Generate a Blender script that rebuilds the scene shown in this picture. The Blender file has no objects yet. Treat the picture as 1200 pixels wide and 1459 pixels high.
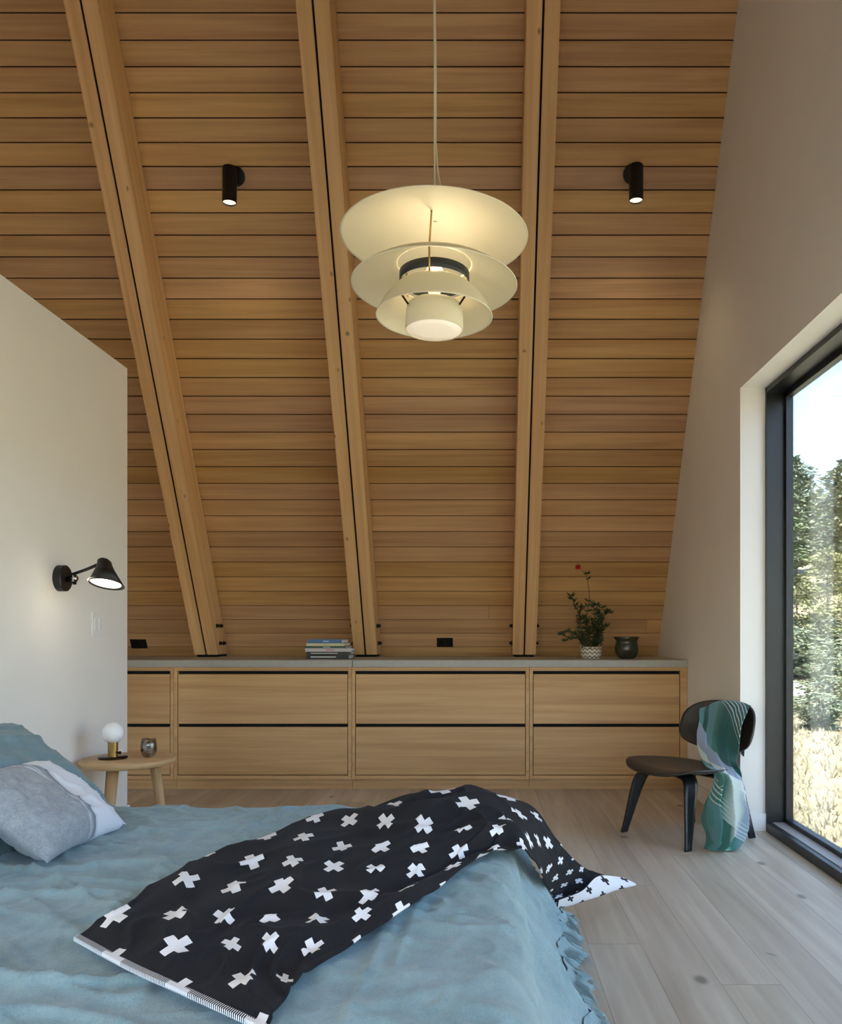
import bpy, bmesh, math, random
from mathutils import Vector, Matrix, noise
random.seed(7)
S = bpy.context.scene
COL = S.collection
F, CX, CY, H = 1190.0, 686.0, 900.0, 1.09      # focal length in pixels, principal point, eye height
T = 1.74                                        # roof pitch (tan)
TH = math.atan(T)
ZC = 0.895                                      # worktop height
DB = 6.44                                       # rafters' front face at worktop height
DR = DB + 0.277                                 # boards at worktop height
RIDGE_Y = 2.89
RIDGE_Z = ZC + (DR - RIDGE_Y) * T
XR, XL = 1.418, -2.03
def P(px, py, d): return Vector(((px-CX)*d/F, d, H+(CY-py)*d/F))
def PZ(px, py, z): return P(px, py, (H-z)*F/(py-CY))
def lin(c):
    return tuple(((v/255)/12.92 if v/255 <= .04045 else ((v/255+.055)/1.055)**2.4) for v in c)
# ---------------------------------------------------------------- materials
class N:
    def __init__(s, name):
        s.m = bpy.data.materials.new(name); s.m.use_nodes = True
        s.t = s.m.node_tree; s.t.nodes.clear()
        s.out = s.n('ShaderNodeOutputMaterial'); s.b = s.n('ShaderNodeBsdfPrincipled')
        s.l(s.b.outputs[0], s.out.inputs[0])
    def n(s, k, **a):
        x = s.t.nodes.new(k)
        for q, v in a.items(): setattr(x, q, v)
        return x
    def l(s, a, b): s.t.links.new(a, b)
    def put(s, sock, v):
        if isinstance(v, bpy.types.NodeSocket): s.l(v, sock)
        elif isinstance(v, (tuple, list)): sock.default_value = tuple(v)+((1,) if len(v) == 3 and sock.type == 'RGBA' else ())
        else: sock.default_value = v
    def math(s, op, a, b=0.0, c=None):
        x = s.n('ShaderNodeMath', operation=op); s.put(x.inputs[0], a); s.put(x.inputs[1], b)
        if c is not None: s.put(x.inputs[2], c)
        return x.outputs[0]
    def comb(s, a, b, c=0.0):
        x = s.n('ShaderNodeCombineXYZ'); s.put(x.inputs[0], a); s.put(x.inputs[1], b); s.put(x.inputs[2], c); return x.outputs[0]
    def noise(s, vec, scale=1, detail=3, rough=.55, dist=0):
        x = s.n('ShaderNodeTexNoise'); s.l(vec, x.inputs['Vector'])
        x.inputs['Scale'].default_value = scale; x.inputs['Detail'].default_value = detail
        x.inputs['Roughness'].default_value = rough; x.inputs['Distortion'].default_value = dist
        return x.outputs[0]
    def white(s, vec):
        x = s.n('ShaderNodeTexWhiteNoise'); s.l(vec, x.inputs['Vector']); return x.outputs['Value']
    def ramp(s, fac, stops):
        x = s.n('ShaderNodeValToRGB'); s.put(x.inputs[0], fac)
        e = x.color_ramp.elements
        while len(e) < len(stops): e.new(.5)
        for q, (p, c) in zip(e, stops): q.position = p; q.color = tuple(c)+(1,)
        return x.outputs[0]
    def mix(s, f, a, b, mode='MIX'):
        x = s.n('ShaderNodeMix', data_type='RGBA', blend_type=mode)
        s.put(x.inputs[0], f); s.put(x.inputs[6], a); s.put(x.inputs[7], b); return x.outputs[2]
    def bump(s, h, strength=.2, dist=.01):
        x = s.n('ShaderNodeBump'); s.l(h, x.inputs['Height']); x.inputs['Strength'].default_value = strength
        x.inputs['Distance'].default_value = dist; s.l(x.outputs[0], s.b.inputs['Normal'])
    def uv(s):
        t = s.n('ShaderNodeTexCoord'); q = s.n('ShaderNodeSeparateXYZ'); s.l(t.outputs['UV'], q.inputs[0])
        return q.outputs[0], q.outputs[1]
    def obj(s): return s.n('ShaderNodeTexCoord').outputs['Object']
    def set(s, **k):
        names = dict(col='Base Color', rough='Roughness', metal='Metallic', spec='Specular IOR Level', em='Emission Color', es='Emission Strength', sheen='Sheen Weight', trans='Transmission Weight', sss='Subsurface Weight', coat='Coat Weight')
        for a, v in k.items(): s.put(s.b.inputs[names[a]], v)
        return s
def plain(name, c, rough=.5, metal=0, spec=.5, var=.06, scale=6):
    m = N(name); c = lin(c)
    v = m.noise(m.obj(), scale, 3)
    dark = tuple(x*(1-var) for x in c); lite = tuple(min(1, x*(1+var)) for x in c)
    m.set(col=m.ramp(v, [(.35, dark), (.65, lite)]), rough=rough, metal=metal, spec=spec); return m.m
def wood(name, a, b, c=None, w=None, L=3.0, tone=.35, rough=.5, freq=34, seam=None, knots=0, kr=.025, spec=.3, gl=1.6, sat=None, streak=.5):
    m = N(name); u, v = m.uv(); a, b = lin(a), lin(b)
    if w:
        i = m.math('FLOOR', m.math('DIVIDE', v, w)); r = m.white(m.comb(i, 3.7))
        uu = m.math('ADD', m.math('DIVIDE', u, L), m.math('MULTIPLY', r, 9.0))
        j = m.math('FLOOR', uu); r2 = m.white(m.comb(i, j, 1.3)); r3 = m.white(m.comb(j, i, 8.1))
    else:
        r2 = .5; i = 0.0; r3 = .5
    gv = m.comb(m.math('MULTIPLY', u, gl), m.math('MULTIPLY', v, freq), m.math('MULTIPLY', r2, 37.0))
    g = m.noise(gv, 1.0, 5, .6, .6)
    g2 = m.noise(m.comb(m.math('MULTIPLY', u, gl*.5), m.math('MULTIPLY', v, freq*.25), m.math('MULTIPLY', r2, 21.0)), 1.0, 2, .5, 1.2)
    gg = m.math('ADD', m.math('MULTIPLY', g, streak), m.math('MULTIPLY', g2, 1-streak))
    col = m.ramp(gg, [(.34, b), (.62, a)])
    if w:
        hsv = m.n('ShaderNodeHueSaturation'); m.l(col, hsv.inputs['Color'])
        m.l(m.math('ADD', m.math('MULTIPLY', r2, tone), 1-tone*.55), hsv.inputs['Value'])
        m.l(m.math('ADD', m.math('MULTIPLY', r3, .012), .495), hsv.inputs['Hue'])
        m.l(m.math('ADD', m.math('MULTIPLY', r3, .16), .9), hsv.inputs['Saturation'])
        col = hsv.outputs[0]
        fu = m.math('FRACT', uu); e = m.math('LESS_THAN', fu, .004/L*1.0)
        if seam:
            fv = m.math('FRACT', m.math('DIVIDE', v, w))
            e = m.math('MAXIMUM', e, m.math('LESS_THAN', fv, seam/w))
        col = m.mix(m.math('MULTIPLY', e, .55), col, tuple(x*.25 for x in b))
    if knots:
        vo = m.n('ShaderNodeTexVoronoi', voronoi_dimensions='2D'); vo.inputs['Scale'].default_value = knots
        m.l(m.comb(m.math('MULTIPLY', u, .55), m.math('ADD', v, m.math('MULTIPLY', m.noise(gv, .3, 2), .1))), vo.inputs['Vector'])
        k = m.ramp(vo.outputs['Distance'], [(kr, (1, 1, 1)), (kr*2.3, (0, 0, 0))])
        k2 = m.math('MULTIPLY', k, m.math('GREATER_THAN', m.noise(m.comb(u, v), 1.3, 1), .48))
        col = m.mix(m.math('MULTIPLY', k2, .7), col, tuple(x*.35 for x in b))
    m.set(col=col, rough=rough, spec=spec); m.bump(g, .12, .003); return m.m
def cloth(name, a, b, scale=9, weave=900, rough=.9, bumpy=.25):
    m = N(name); o = m.obj()
    v = m.noise(o, scale, 4, .6); w = m.noise(o, weave*.35, 2)
    c = m.ramp(m.math('ADD', m.math('MULTIPLY', v, .6), m.math('MULTIPLY', w, .4)), [(.35, lin(b)), (.65, lin(a))])
    m.set(col=c, rough=rough, spec=.15, sheen=.2); cr_ = m.noise(o, 22, 6, .65, 1.2); m.bump(m.math('ADD', m.math('MULTIPLY', w, .12), cr_), .30, .010); return m.m
M = {}
M['wall'] = plain('white_plaster', (238, 235, 230), .85, spec=.2, var=.012, scale=3)
M['trimw'] = plain('white_trim_paint', (235, 235, 233), .45, spec=.4, var=.01)
M['boards'] = wood('cedar_boards', (215, 173, 121), (185, 142, 95), w=.1242, L=60, tone=.24, rough=.45, freq=34, gl=1.0, spec=.35)
M['gap'] = plain('dark_groove', (38, 22, 12), .9, var=.1)
M['rafter'] = wood('fir_rafter', (232, 192, 140), (208, 162, 110), tone=0, rough=.5, freq=26, gl=.7, knots=3.2, kr=.014)
M['floor'] = wood('oak_floor', (208, 196, 174), (178, 162, 140), w=.185, L=2.3, tone=.2, rough=.42, freq=22, seam=.0022, gl=1.1, knots=2.4, spec=.4)
M['oak'] = wood('cabinet_oak', (212, 172, 122), (184, 142, 94), tone=0, rough=.42, freq=30, gl=.9, streak=.6)
M['oaktable'] = wood('table_oak', (206, 172, 128), (176, 138, 94), rough=.4, freq=24, gl=2)
M['black'] = plain('black_paint', (20, 20, 21), .45, var=.1)
M['void'] = plain('black_recess', (10, 9, 8), .9, var=.1)
M['frame'] = plain('charcoal_frame', (26, 29, 31), .35, var=.04)
M['stone'] = plain('grey_worktop', (168, 165, 158), .45, var=.04, scale=30)
M['steel'] = plain('dark_steel', (24, 21, 20), .4, metal=.6, var=.1)
M['chrome'] = plain('chrome', (200, 200, 200), .15, metal=1, var=.02)
M['brass'] = plain('brushed_brass', (176, 146, 90), .3, metal=1, var=.05)
M['bronze'] = plain('dark_bronze', (60, 46, 34), .3, metal=1, var=.1)
M['shade'] = plain('cream_lacquer', (226, 220, 196), .55, spec=.4, var=.01)
M['ring'] = plain('blue_black_ring', (30, 38, 48), .5, var=.05)
M['plateb'] = plain('black_plate', (14, 12, 11), .5, var=.1)
M['platew'] = plain('white_plate', (236, 236, 236), .4, var=.01)
M['linen'] = cloth('blue_linen', (142, 165, 168), (114, 141, 146), 14)
M['linend'] = cloth('blue_linen_pillow', (124, 147, 152), (102, 128, 134), 14)
M['globe'] = plain('opal_glass', (246, 246, 248), .25, var=.005)
def em(name, c, s):
    m = N(name); m.set(col=(0.9, .9, .9), em=lin(c), es=s); m.put(m.b.inputs['Emission Color'], m.ramp(m.noise(m.obj(), 3, 1), [(0, lin(c)), (1, lin(c))])); return m.m
M['lit'] = em('lit_warm_lens', (255, 226, 180), .5)
M['litp'] = em('lit_pendant_glass', (255, 222, 170), .10)
M['lits'] = em('lit_sconce', (255, 240, 214), .30)
def glass(name, tint, refl=.06):
    m = N(name); tr = m.n('ShaderNodeBsdfTransparent'); tr.inputs[0].default_value = tuple(tint)+(1,)
    gl = m.n('ShaderNodeBsdfGlossy'); gl.inputs['Roughness'].default_value = .02
    lw = m.n('ShaderNodeLayerWeight'); lw.inputs[0].default_value = .3
    f = m.math('ADD', m.math('MULTIPLY', lw.outputs['Fresnel'], .5), refl*.3)
    mx = m.n('ShaderNodeMixShader'); m.l(f, mx.inputs[0]); m.l(tr.outputs[0], mx.inputs[1]); m.l(gl.outputs[0], mx.inputs[2])
    m.l(mx.outputs[0], m.out.inputs[0]); return m.m
M['glass'] = glass('window_glass', (.97, .985, .98), .04)
M['smoke'] = glass('smoked_glass', (.72, .73, .73), .45)
M['walnut'] = wood('black_stained_ply', (52, 47, 43), (34, 30, 28), rough=.32, freq=40, gl=2, spec=.5)
M['blackleg'] = plain('black_stained_legs', (27, 28, 30), .35, var=.15, scale=20)
M['vase'] = plain('dark_green_glaze', (56, 58, 44), .22, var=.25, scale=14)
M['leafd'] = plain('dark_green_leaf', (52, 66, 34), .5, var=.35, scale=40)
M['stem'] = plain('brown_green_stem', (84, 62, 40), .7, var=.2)
M['red'] = plain('red_petal', (205, 40, 44), .6, var=.1)
M['soil'] = plain('potting_soil', (44, 32, 24), .95, var=.3, scale=60)
# crosses
def cross_mat(name, base, mark):
    m = N(name); u, v = m.uv(); s = .182
    i = m.math('FLOOR', m.math('DIVIDE', v, s*.62)); odd = m.math('MULTIPLY', m.math('MODULO', m.math('ADD', i, 100), 2), .5)
    uu = m.math('ADD', m.math('DIVIDE', u, s), odd)
    x = m.math('MULTIPLY', m.math('SUBTRACT', m.math('FRACT', uu), .5), s)
    y = m.math('MULTIPLY', m.math('SUBTRACT', m.math('FRACT', m.math('DIVIDE', v, s*.62)), .5), s*.62)
    r = m.math('MULTIPLY', m.math('SUBTRACT', m.white(m.comb(i, m.math('FLOOR', uu))), .5), .5)
    c, sn = m.math('COSINE', r), m.math('SINE', r)
    X = m.math('ABSOLUTE', m.math('SUBTRACT', m.math('MULTIPLY', x, c), m.math('MULTIPLY', y, sn)))
    Y = m.math('ABSOLUTE', m.math('ADD', m.math('MULTIPLY', x, sn), m.math('MULTIPLY', y, c)))
    la, wa = .034, .0118
    p = m.math('MULTIPLY', m.math('LESS_THAN', X, la), m.math('LESS_THAN', Y, wa))
    q = m.math('MULTIPLY', m.math('LESS_THAN', X, wa), m.math('LESS_THAN', Y, la))
    k = m.math('MAXIMUM', p, q)
    w = m.noise(m.obj(), 300, 2)
    col = m.mix(k, lin(base), lin(mark))
    col = m.mix(m.math('MULTIPLY', w, .05), col, (.3, .3, .3))
    m.set(col=col, rough=.95, spec=.06, sheen=.03); m.bump(w, .3, .002); return m.m
M['crossb'] = cross_mat('black_cotton_white_crosses', (25, 24, 28), (232, 230, 230))
M['crossw'] = cross_mat('white_cotton_black_crosses', (228, 226, 228), (34, 33, 36))
# throw with bands
def throw_mat():
    m = N('teal_banded_wool'); u, v = m.uv()      # u across 0..1, v along 0..1
    # u runs across the width, v along the length
    g, tl, dk, li, wh, ld = lin((64, 122, 108)), lin((92, 144, 146)), lin((38, 86, 80)), lin((150, 166, 184)), lin((206, 218, 212)), lin((126, 176, 158))
    w = m.math('MULTIPLY', m.math('SUBTRACT', m.noise(m.comb(u, v), 5, 2), .5), .06)
    uu = m.math('ADD', u, w)
    up = m.ramp(uu, [(0, tl), (.10, tl), (.13, dk), (.20, dk), (.23, tl), (.44, tl), (.47, g), (.62, dk), (1, dk)])
    lo = m.ramp(uu, [(0, tl), (.16, tl), (.19, g), (.40, g), (.43, ld), (.48, g), (.60, wh), (.80, wh), (.84, li), (1, li)])
    en = m.ramp(uu, [(0, g), (.3, tl), (.6, g), (.64, wh), (.74, ld), (.8, g), (1, li)])
    d = m.math('SUBTRACT', v, m.math('MULTIPLY', uu, .24))
    col = m.mix(m.math('GREATER_THAN', d, .27), up, li)
    col = m.mix(m.math('GREATER_THAN', d, .36), col, wh)
    col = m.mix(m.math('GREATER_THAN', d, .43), col, lo)
    col = m.mix(m.math('GREATER_THAN', d, .66), col, en)
    ln = m.math('LESS_THAN', m.math('FRACT', m.math('MULTIPLY', d, 52)), .3)
    m1 = m.math('MULTIPLY', m.math('GREATER_THAN', d, -.05), m.math('MULTIPLY', m.math('LESS_THAN', d, .06), m.math('GREATER_THAN', u, .5)))
    m2 = m.math('MULTIPLY', m.math('GREATER_THAN', d, .58), m.math('LESS_THAN', d, .66))
    col = m.mix(m.math('MULTIPLY', ln, m.math('MULTIPLY', m.math('MAXIMUM', m1, m2), .8)), col, wh)
    m.set(col=col, rough=.95, spec=.1, sheen=.3); m.bump(m.noise(m.obj(), 260, 2), .3, .002); return m.m
M['throw'] = throw_mat()
def pillow_mat():
    m = N('grey_white_striped_linen'); u, v = m.uv()
    w = m.noise(m.obj(), 220, 2, .7); w2 = m.noise(m.obj(), 40, 2)
    grey = m.ramp(m.math('ADD', m.math('MULTIPLY', w, .6), m.math('MULTIPLY', w2, .4)), [(.35, lin((130, 136, 143))), (.65, lin((162, 168, 173)))])
    wht = lin((214, 216, 222)); drk = lin((112, 118, 128))
    col = m.mix(m.math('GREATER_THAN', u, .57), grey, wht)
    for a, b_, c in ((.50, .507, wht), (.515, .521, wht), (.53, .534, drk), (.545, .575, drk), (.585, .589, drk)):
        k = m.math('MULTIPLY', m.math('GREATER_THAN', u, a), m.math('LESS_THAN', u, b_)); col = m.mix(m.math('MULTIPLY', k, .8), col, c)
    m.set(col=col, rough=.9, spec=.1, sheen=.2); m.bump(w, .25, .002); return m.m
M['lumbar'] = pillow_mat()
def pot_mat():
    m = N('white_pot_leaf_pattern'); u, v = m.uv()
    fv = m.math('FRACT', m.math('MULTIPLY', v, 3)); fu = m.math('ABSOLUTE', m.math('SUBTRACT', m.math('FRACT', m.math('MULTIPLY', u, 14)), .5))
    k = m.math('LESS_THAN', m.math('ABSOLUTE', m.math('SUBTRACT', fv, m.math('ADD', m.math('MULTIPLY', fu, 1.1), .2))), .13)
    m.set(col=m.mix(k, lin((216, 210, 196)), lin((60, 52, 44))), rough=.4); return m.m
M['pot'] = pot_mat()
M['hill'] = plain('dry_grass_ground', (150, 142, 116), .95, var=.3, scale=1.2)
M['drygrass'] = plain('dry_grass_blades', (158, 150, 122), .9, var=.3, scale=3)
M['fir'] = plain('fir_needles', (98, 112, 80), .8, var=.35, scale=1.5)
M['fir2'] = plain('grey_green_leaves', (122, 132, 106), .8, var=.3, scale=1.5)
M['fir3'] = plain('yellow_green_leaves', (134, 136, 96), .8, var=.3, scale=1.5)
M['bark'] = plain('bark', (92, 76, 60), .9, var=.3)
M['rock'] = plain('pale_rock', (176, 172, 164), .9, var=.1)
# ---------------------------------------------------------------- mesh helpers
def link(name, bm, mat, parent=None, smooth=False, uv=None, mats=None):
    me = bpy.data.meshes.new(name)
    if uv is not None:
        L = bm.loops.layers.uv.verify(); ax = 'xyz'.index(uv); oth = [i for i in range(3) if i != ax]
        for f in bm.faces:
            n = f.normal if f.normal.length else Vector((0, 0, 1)); k = max(range(3), key=lambda i: abs(n[i]))
            for lp in f.loops:
                c = lp.vert.co
                if k == ax: lp[L].uv = (c[oth[0]], c[oth[1]])
                else:
                    q = oth[0] if k == oth[1] else oth[1]; lp[L].uv = (c[ax], c[q]+.37*k)
    bm.to_mesh(me); bm.free()
    for x in (mats or [mat]): me.materials.append(x)
    if smooth:
        for p in me.polygons: p.use_smooth = True
    o = bpy.data.objects.new(name, me); COL.objects.link(o)
    if parent: o.parent = parent
    return o
def tag(o, label, cat, group=None, kind=None):
    o['label'] = label; o['category'] = cat
    if group: o['group'] = group
    if kind: o['kind'] = kind
    return o
def thing(name, label, cat, loc=(0, 0, 0), rz=0, group=None):
    o = bpy.data.objects.new(name, None); COL.objects.link(o); o.empty_display_size = .05
    o.location = loc; o.rotation_euler = (0, 0, rz); return tag(o, label, cat, group)
def struct(o): o['kind'] = 'structure'; return o
def box(bm, lo, hi, bev=0, seg=2):
    r = bmesh.ops.create_cube(bm, size=1)['verts']
    for v in r: v.co = Vector([lo[i]+(v.co[i]+.5)*(hi[i]-lo[i]) for i in range(3)])
    if bev:
        es = list({e for v in r for e in v.link_edges})
        bmesh.ops.bevel(bm, geom=es, offset=bev, segments=seg, affect='EDGES', profile=.5)
def boxo(name, lo, hi, mat, parent=None, bev=0, uv=None, smooth=False):
    bm = bmesh.new(); box(bm, lo, hi, bev); bm.normal_update(); return link(name, bm, mat, parent, smooth, uv)
def prism(bm, pts, axis, a, b):
    def mk(p, t):
        q = [0, 0, 0]; o = [i for i in range(3) if i != axis]; q[axis] = t; q[o[0]], q[o[1]] = p; return Vector(q)
    A = [bm.verts.new(mk(p, a)) for p in pts]; B = [bm.verts.new(mk(p, b)) for p in pts]
    n = len(pts); bm.faces.new(A); bm.faces.new(B[::-1])
    for i in range(n): bm.faces.new((A[i], B[i], B[(i+1) % n], A[(i+1) % n]))
    bmesh.ops.recalc_face_normals(bm, faces=bm.faces)
def lathe(bm, prof, seg=48, c=(0, 0, 0), close=False, uvl=None, mi=0):
    rings = []
    for r, z in prof:
        if r < 1e-6: rings.append([bm.verts.new((c[0], c[1], c[2]+z))])
        else: rings.append([bm.verts.new((c[0]+r*math.cos(2*math.pi*k/seg), c[1]+r*math.sin(2*math.pi*k/seg), c[2]+z)) for k in range(seg)])
    prs = list(zip(rings[:-1], rings[1:])) + ([(rings[-1], rings[0])] if close else [])
    L = bm.loops.layers.uv.verify() if uvl else None
    z0 = min(p[1] for p in prof); z1 = max(p[1] for p in prof)
    for A, B in prs:
        for k in range(seg):
            k2 = (k+1) % seg
            a = [A[k], A[k2]] if len(A) > 1 else [A[0]]; b = [B[k2], B[k]] if len(B) > 1 else [B[0]]
            if len(a)+len(b) < 3: continue
            f = bm.faces.new(a+b); f.material_index = mi
            if L:
                for lp in f.loops:
                    kk = k2 if (lp.vert is A[k2 % len(A)] or lp.vert is B[k2 % len(B)]) else k
                    if kk == 0 and k2 == 0: kk = seg
                    lp[L].uv = (kk/seg, (lp.vert.co.z-c[2]-z0)/max(1e-6, z1-z0))
def tube(bm, pts, rad, seg=10, cap=True):
    pts = [Vector(p) for p in pts]; R = rad if isinstance(rad, (list, tuple)) else [rad]*len(pts); rings = []
    up = None
    for i, p in enumerate(pts):
        d = (pts[min(i+1, len(pts)-1)]-pts[max(i-1, 0)]).normalized()
        if up is None: up = d.orthogonal().normalized()
        up = (up-d*up.dot(d)).normalized(); w = d.cross(up)
        rings.append([bm.verts.new(p+(up*math.cos(2*math.pi*k/seg)+w*math.sin(2*math.pi*k/seg))*R[i]) for k in range(seg)])
    for A, B in zip(rings[:-1], rings[1:]):
        for k in range(seg): bm.faces.new((A[k], A[(k+1) % seg], B[(k+1) % seg], B[k]))
    if cap: bm.faces.new(rings[0][::-1]); bm.faces.new(rings[-1])
def grid(bm, nu, nv, f, uvf=None, mi=0):
    V = [[bm.verts.new(f(i/nu, j/nv)) for j in range(nv+1)] for i in range(nu+1)]
    L = bm.loops.layers.uv.verify()
    for i in range(nu):
        for j in range(nv):
            fc = bm.faces.new((V[i][j], V[i+1][j], V[i+1][j+1], V[i][j+1])); fc.material_index = mi; fc.smooth = True
            if uvf:
                for lp, (a, b) in zip(fc.loops, ((i, j), (i+1, j), (i+1, j+1), (i, j+1))): lp[L].uv = uvf(a/nu, b/nv)
def cr(p0, p1, p2, p3, t):
    return .5*((2*p1)+(p2-p0)*t+(2*p0-5*p1+4*p2-p3)*t*t+(3*p1-p0-3*p2+p3)*t**3)
def spl(pts, t):
    n = len(pts)-1; x = min(max(t, 0), 1)*n; i = min(int(x), n-1); g = lambda k: pts[min(max(k, 0), n)]
    a = g(i-1) if i > 0 else pts[0]*2-pts[1]; d = g(i+2) if i+2 <= n else pts[n]*2-pts[n-1]
    return cr(a, g(i), g(i+1), d, x-i)
def smooth01(x): x = min(max(x, 0), 1); return x*x*(3-2*x)
def solid(o, t, off=-1, rim=None, mo=0):
    m = o.modifiers.new('thickness', 'SOLIDIFY'); m.thickness = t; m.offset = off; m.material_offset = mo
    if rim is not None: m.material_offset_rim = rim
# ---------------------------------------------------------------- room shell
bm = bmesh.new(); box(bm, (-5, -1.6, -.15), (1.565, 7.3, 0)); bm.normal_update()
struct(link('floor', bm, M['floor'], uv='y'))
# roof slopes: individually bevelled boards over a dark backing
def slope(name, base_y, sgn, x0, x1, hole=None):
    bm = bmesh.new(); L = bm.loops.layers.uv.verify(); w = .1242
    z_of = lambda s: s*math.sin(TH); y_of = lambda s: base_y-sgn*s*math.cos(TH)
    nrm = Vector((0, -sgn*math.sin(TH), -math.cos(TH)))
    smax = RIDGE_Z/math.sin(TH); n = int(smax/w)+1
    def quad(a, b, c, d, uvs, mi):
        f = bm.faces.new([bm.verts.new(q) for q in (a, b, c, d)]); f.material_index = mi
        for lp, q in zip(f.loops, uvs): lp[L].uv = q
    def pt(x, s, dep): return Vector((x, y_of(s), z_of(s)))-nrm*dep
    for k in range(n):
        a, b = k*w+.0022, min((k+1)*w-.0022, smax)
        spans = [(x0, x1)]
        if hole and b > hole[2] and a < hole[3]: spans = [(x0, hole[0]), (hole[1], x1)]
        for p, q in spans:
            prof = [(a, .010), (a+.002, 0), (b-.002, 0), (b, .010)]
            for (s0, d0), (s1, d1) in zip(prof[:-1], prof[1:]):
                quad(pt(p, s0, d0), pt(q, s0, d0), pt(q, s1, d1), pt(p, s1, d1), ((p, s0), (q, s0), (q, s1), (p, s1)), 0)
    def slab(p, q, s0, s1):
        c = [pt(p, s0, .009), pt(q, s0, .009), pt(q, s1, .009), pt(p, s1, .009)]; d = [pt(p, s0, .2), pt(q, s0, .2), pt(q, s1, .2), pt(p, s1, .2)]
        A = [bm.verts.new(v) for v in c]; B = [bm.verts.new(v) for v in d]
        fs = [bm.faces.new(A), bm.faces.new(B[::-1])]+[bm.faces.new((A[i], B[i], B[(i+1) % 4], A[(i+1) % 4])) for i in range(4)]
        for f in fs: f.material_index = 1
    if hole: 
        hx0, hx1, h0, h1 = hole
        slab(x0, x1, 0, h0); slab(x0, x1, h1, smax+.1); slab(x0, hx0, h0, h1); slab(hx1, x1, h0, h1)
    else: slab(x0, x1, 0, smax+.1)
    return struct(link(name, bm, None, mats=[M['boards'], M['gap']]))
BY = DR+ZC/T
slope('ceiling', BY, 1, -5, 1.7)
BY2 = 2*RIDGE_Y-BY
FILL_WIN = (-4.2, 1.35, .40, 2.10)  # opening behind the camera, added to let in fill daylight
slope('ceiling.001', BY2, -1, -5, 1.7, FILL_WIN)
def sl2(x, s, dep):
    return Vector((x, BY2+s*math.cos(TH), s*math.sin(TH)))-Vector((0, math.sin(TH), -math.cos(TH)))*dep
w2 = struct(bpy.data.objects.new('fill_window', None)); COL.objects.link(w2)  # unseen window in the rear slope, added to brighten the room
def slopebox(name, x0, x1, s0, s1, d0, d1, mat, par):
    bm = bmesh.new(); A = [bm.verts.new(sl2(x, s, d)) for d in (d0, d1) for (x, s) in ((x0, s0), (x1, s0), (x1, s1), (x0, s1))]
    for f in ((0, 1, 2, 3), (7, 6, 5, 4), (0, 4, 5, 1), (1, 5, 6, 2), (2, 6, 7, 3), (3, 7, 4, 0)): bm.faces.new([A[i] for i in f])
    bmesh.ops.recalc_face_normals(bm, faces=bm.faces); return link(name, bm, mat, par)
a0, a1, s0, s1 = FILL_WIN
for (x0, x1, q0, q1) in ((a0, a0+.05, s0, s1), (a1-.05, a1, s0, s1), (a0, a1, s0, s0+.05), (a0, a1, s1-.05, s1)):
    slopebox('window_frame', x0, x1, q0, q1, .02, .18, M['frame'], w2)
slopebox('window_pane', a0+.04, a1-.04, s0+.04, s1-.04, .10, .106, M['glass'], w2)
bm = bmesh.new(); zl0, zl1 = 2.46, 2.66
prism(bm, [(RIDGE_Y-(RIDGE_Z-zl0)/T+.01, zl0), (1.35, zl0), (1.35, zl1), (RIDGE_Y-(RIDGE_Z-zl1)/T+.01, zl1)], 0, -4.94, XR-.002)
struct(link('shade_slab', bm, M['wall']))     # unseen loft slab over the camera, added to shade the upper roof boards
# gable walls
WY0, WY1, WZ = -.1, 4.573, 2.423
def yroof(z, far=True):
    d = (RIDGE_Z-z)/T; return RIDGE_Y+d if far else RIDGE_Y-d
bm = bmesh.new(); xo = 1.70
prism(bm, [(yroof(WZ, 0), WZ), (yroof(WZ), WZ), (RIDGE_Y, RIDGE_Z)], 0, XR, xo)
struct(link('wall_right', bm, M['wall']))
bm = bmesh.new(); prism(bm, [(WY1, 0), (yroof(0), 0), (yroof(WZ), WZ), (WY1, WZ)], 0, XR, xo); 
struct(link('wall_right.001', bm, M['wall']))
bm = bmesh.new(); prism(bm, [(yroof(0, 0), 0), (WY0, 0), (WY0, WZ), (yroof(WZ, 0), WZ)], 0, XR, xo)
struct(link('wall_right.002', bm, M['wall']))
bm = bmesh.new(); prism(bm, [(yroof(0, 0), 0), (yroof(0), 0), (RIDGE_Y, RIDGE_Z)], 0, -5.15, -4.95)
struct(link('wall_left', bm, M['wall']))
struct(boxo('wall_partition', (XL-.12, .25, 0), (XL, 4.79, 2.60), M['wall'], bev=.003))
struct(boxo('baseboard_right', (XR-.002, WY1-.012, 0), (1.558, WY1, .098), M['trimw'], bev=.002))
struct(boxo('baseboard_back', (XR-.014, WY1-.012, 0), (XR, 5.70, .098), M['trimw'], bev=.002))
struct(boxo('baseboard_left', (XL, .26, 0), (XL+.014, 4.79, .098), M['trimw'], bev=.002))
# window
w1 = struct(bpy.data.objects.new('window_1', None)); COL.objects.link(w1)
fx0, fx1 = 1.555, 1.69
bm = bmesh.new()
box(bm, (fx0, WY1-.022, 0), (fx1, WY1-.0005, WZ-.0005)); box(bm, (fx0, WY0+.0005, 0), (fx1, WY0+.05, WZ-.0005))
box(bm, (fx0+.0, WY0, WZ-.03), (fx1, WY1-.001, WZ-.0008)); box(bm, (fx0, WY0, 0), (fx1, WY1-.001, .048))
box(bm, (1.652, WY1-.05, .04), (1.690, WY1-.02, WZ-.02)); box(bm, (1.652, WY0, WZ-.06), (1.69, WY1-.02, WZ-.025))
box(bm, (1.652, WY0, .04), (1.69, WY1-.02, .075)); box(bm, (1.62, 1.55, .04), (1.69, 1.62, WZ-.02))
link('window_frame', bm, M['frame'], w1)
boxo('window_sill', (1.585, WY0+.06, .048), (1.650, WY1-.024, .052), M['stone'], w1)
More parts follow.
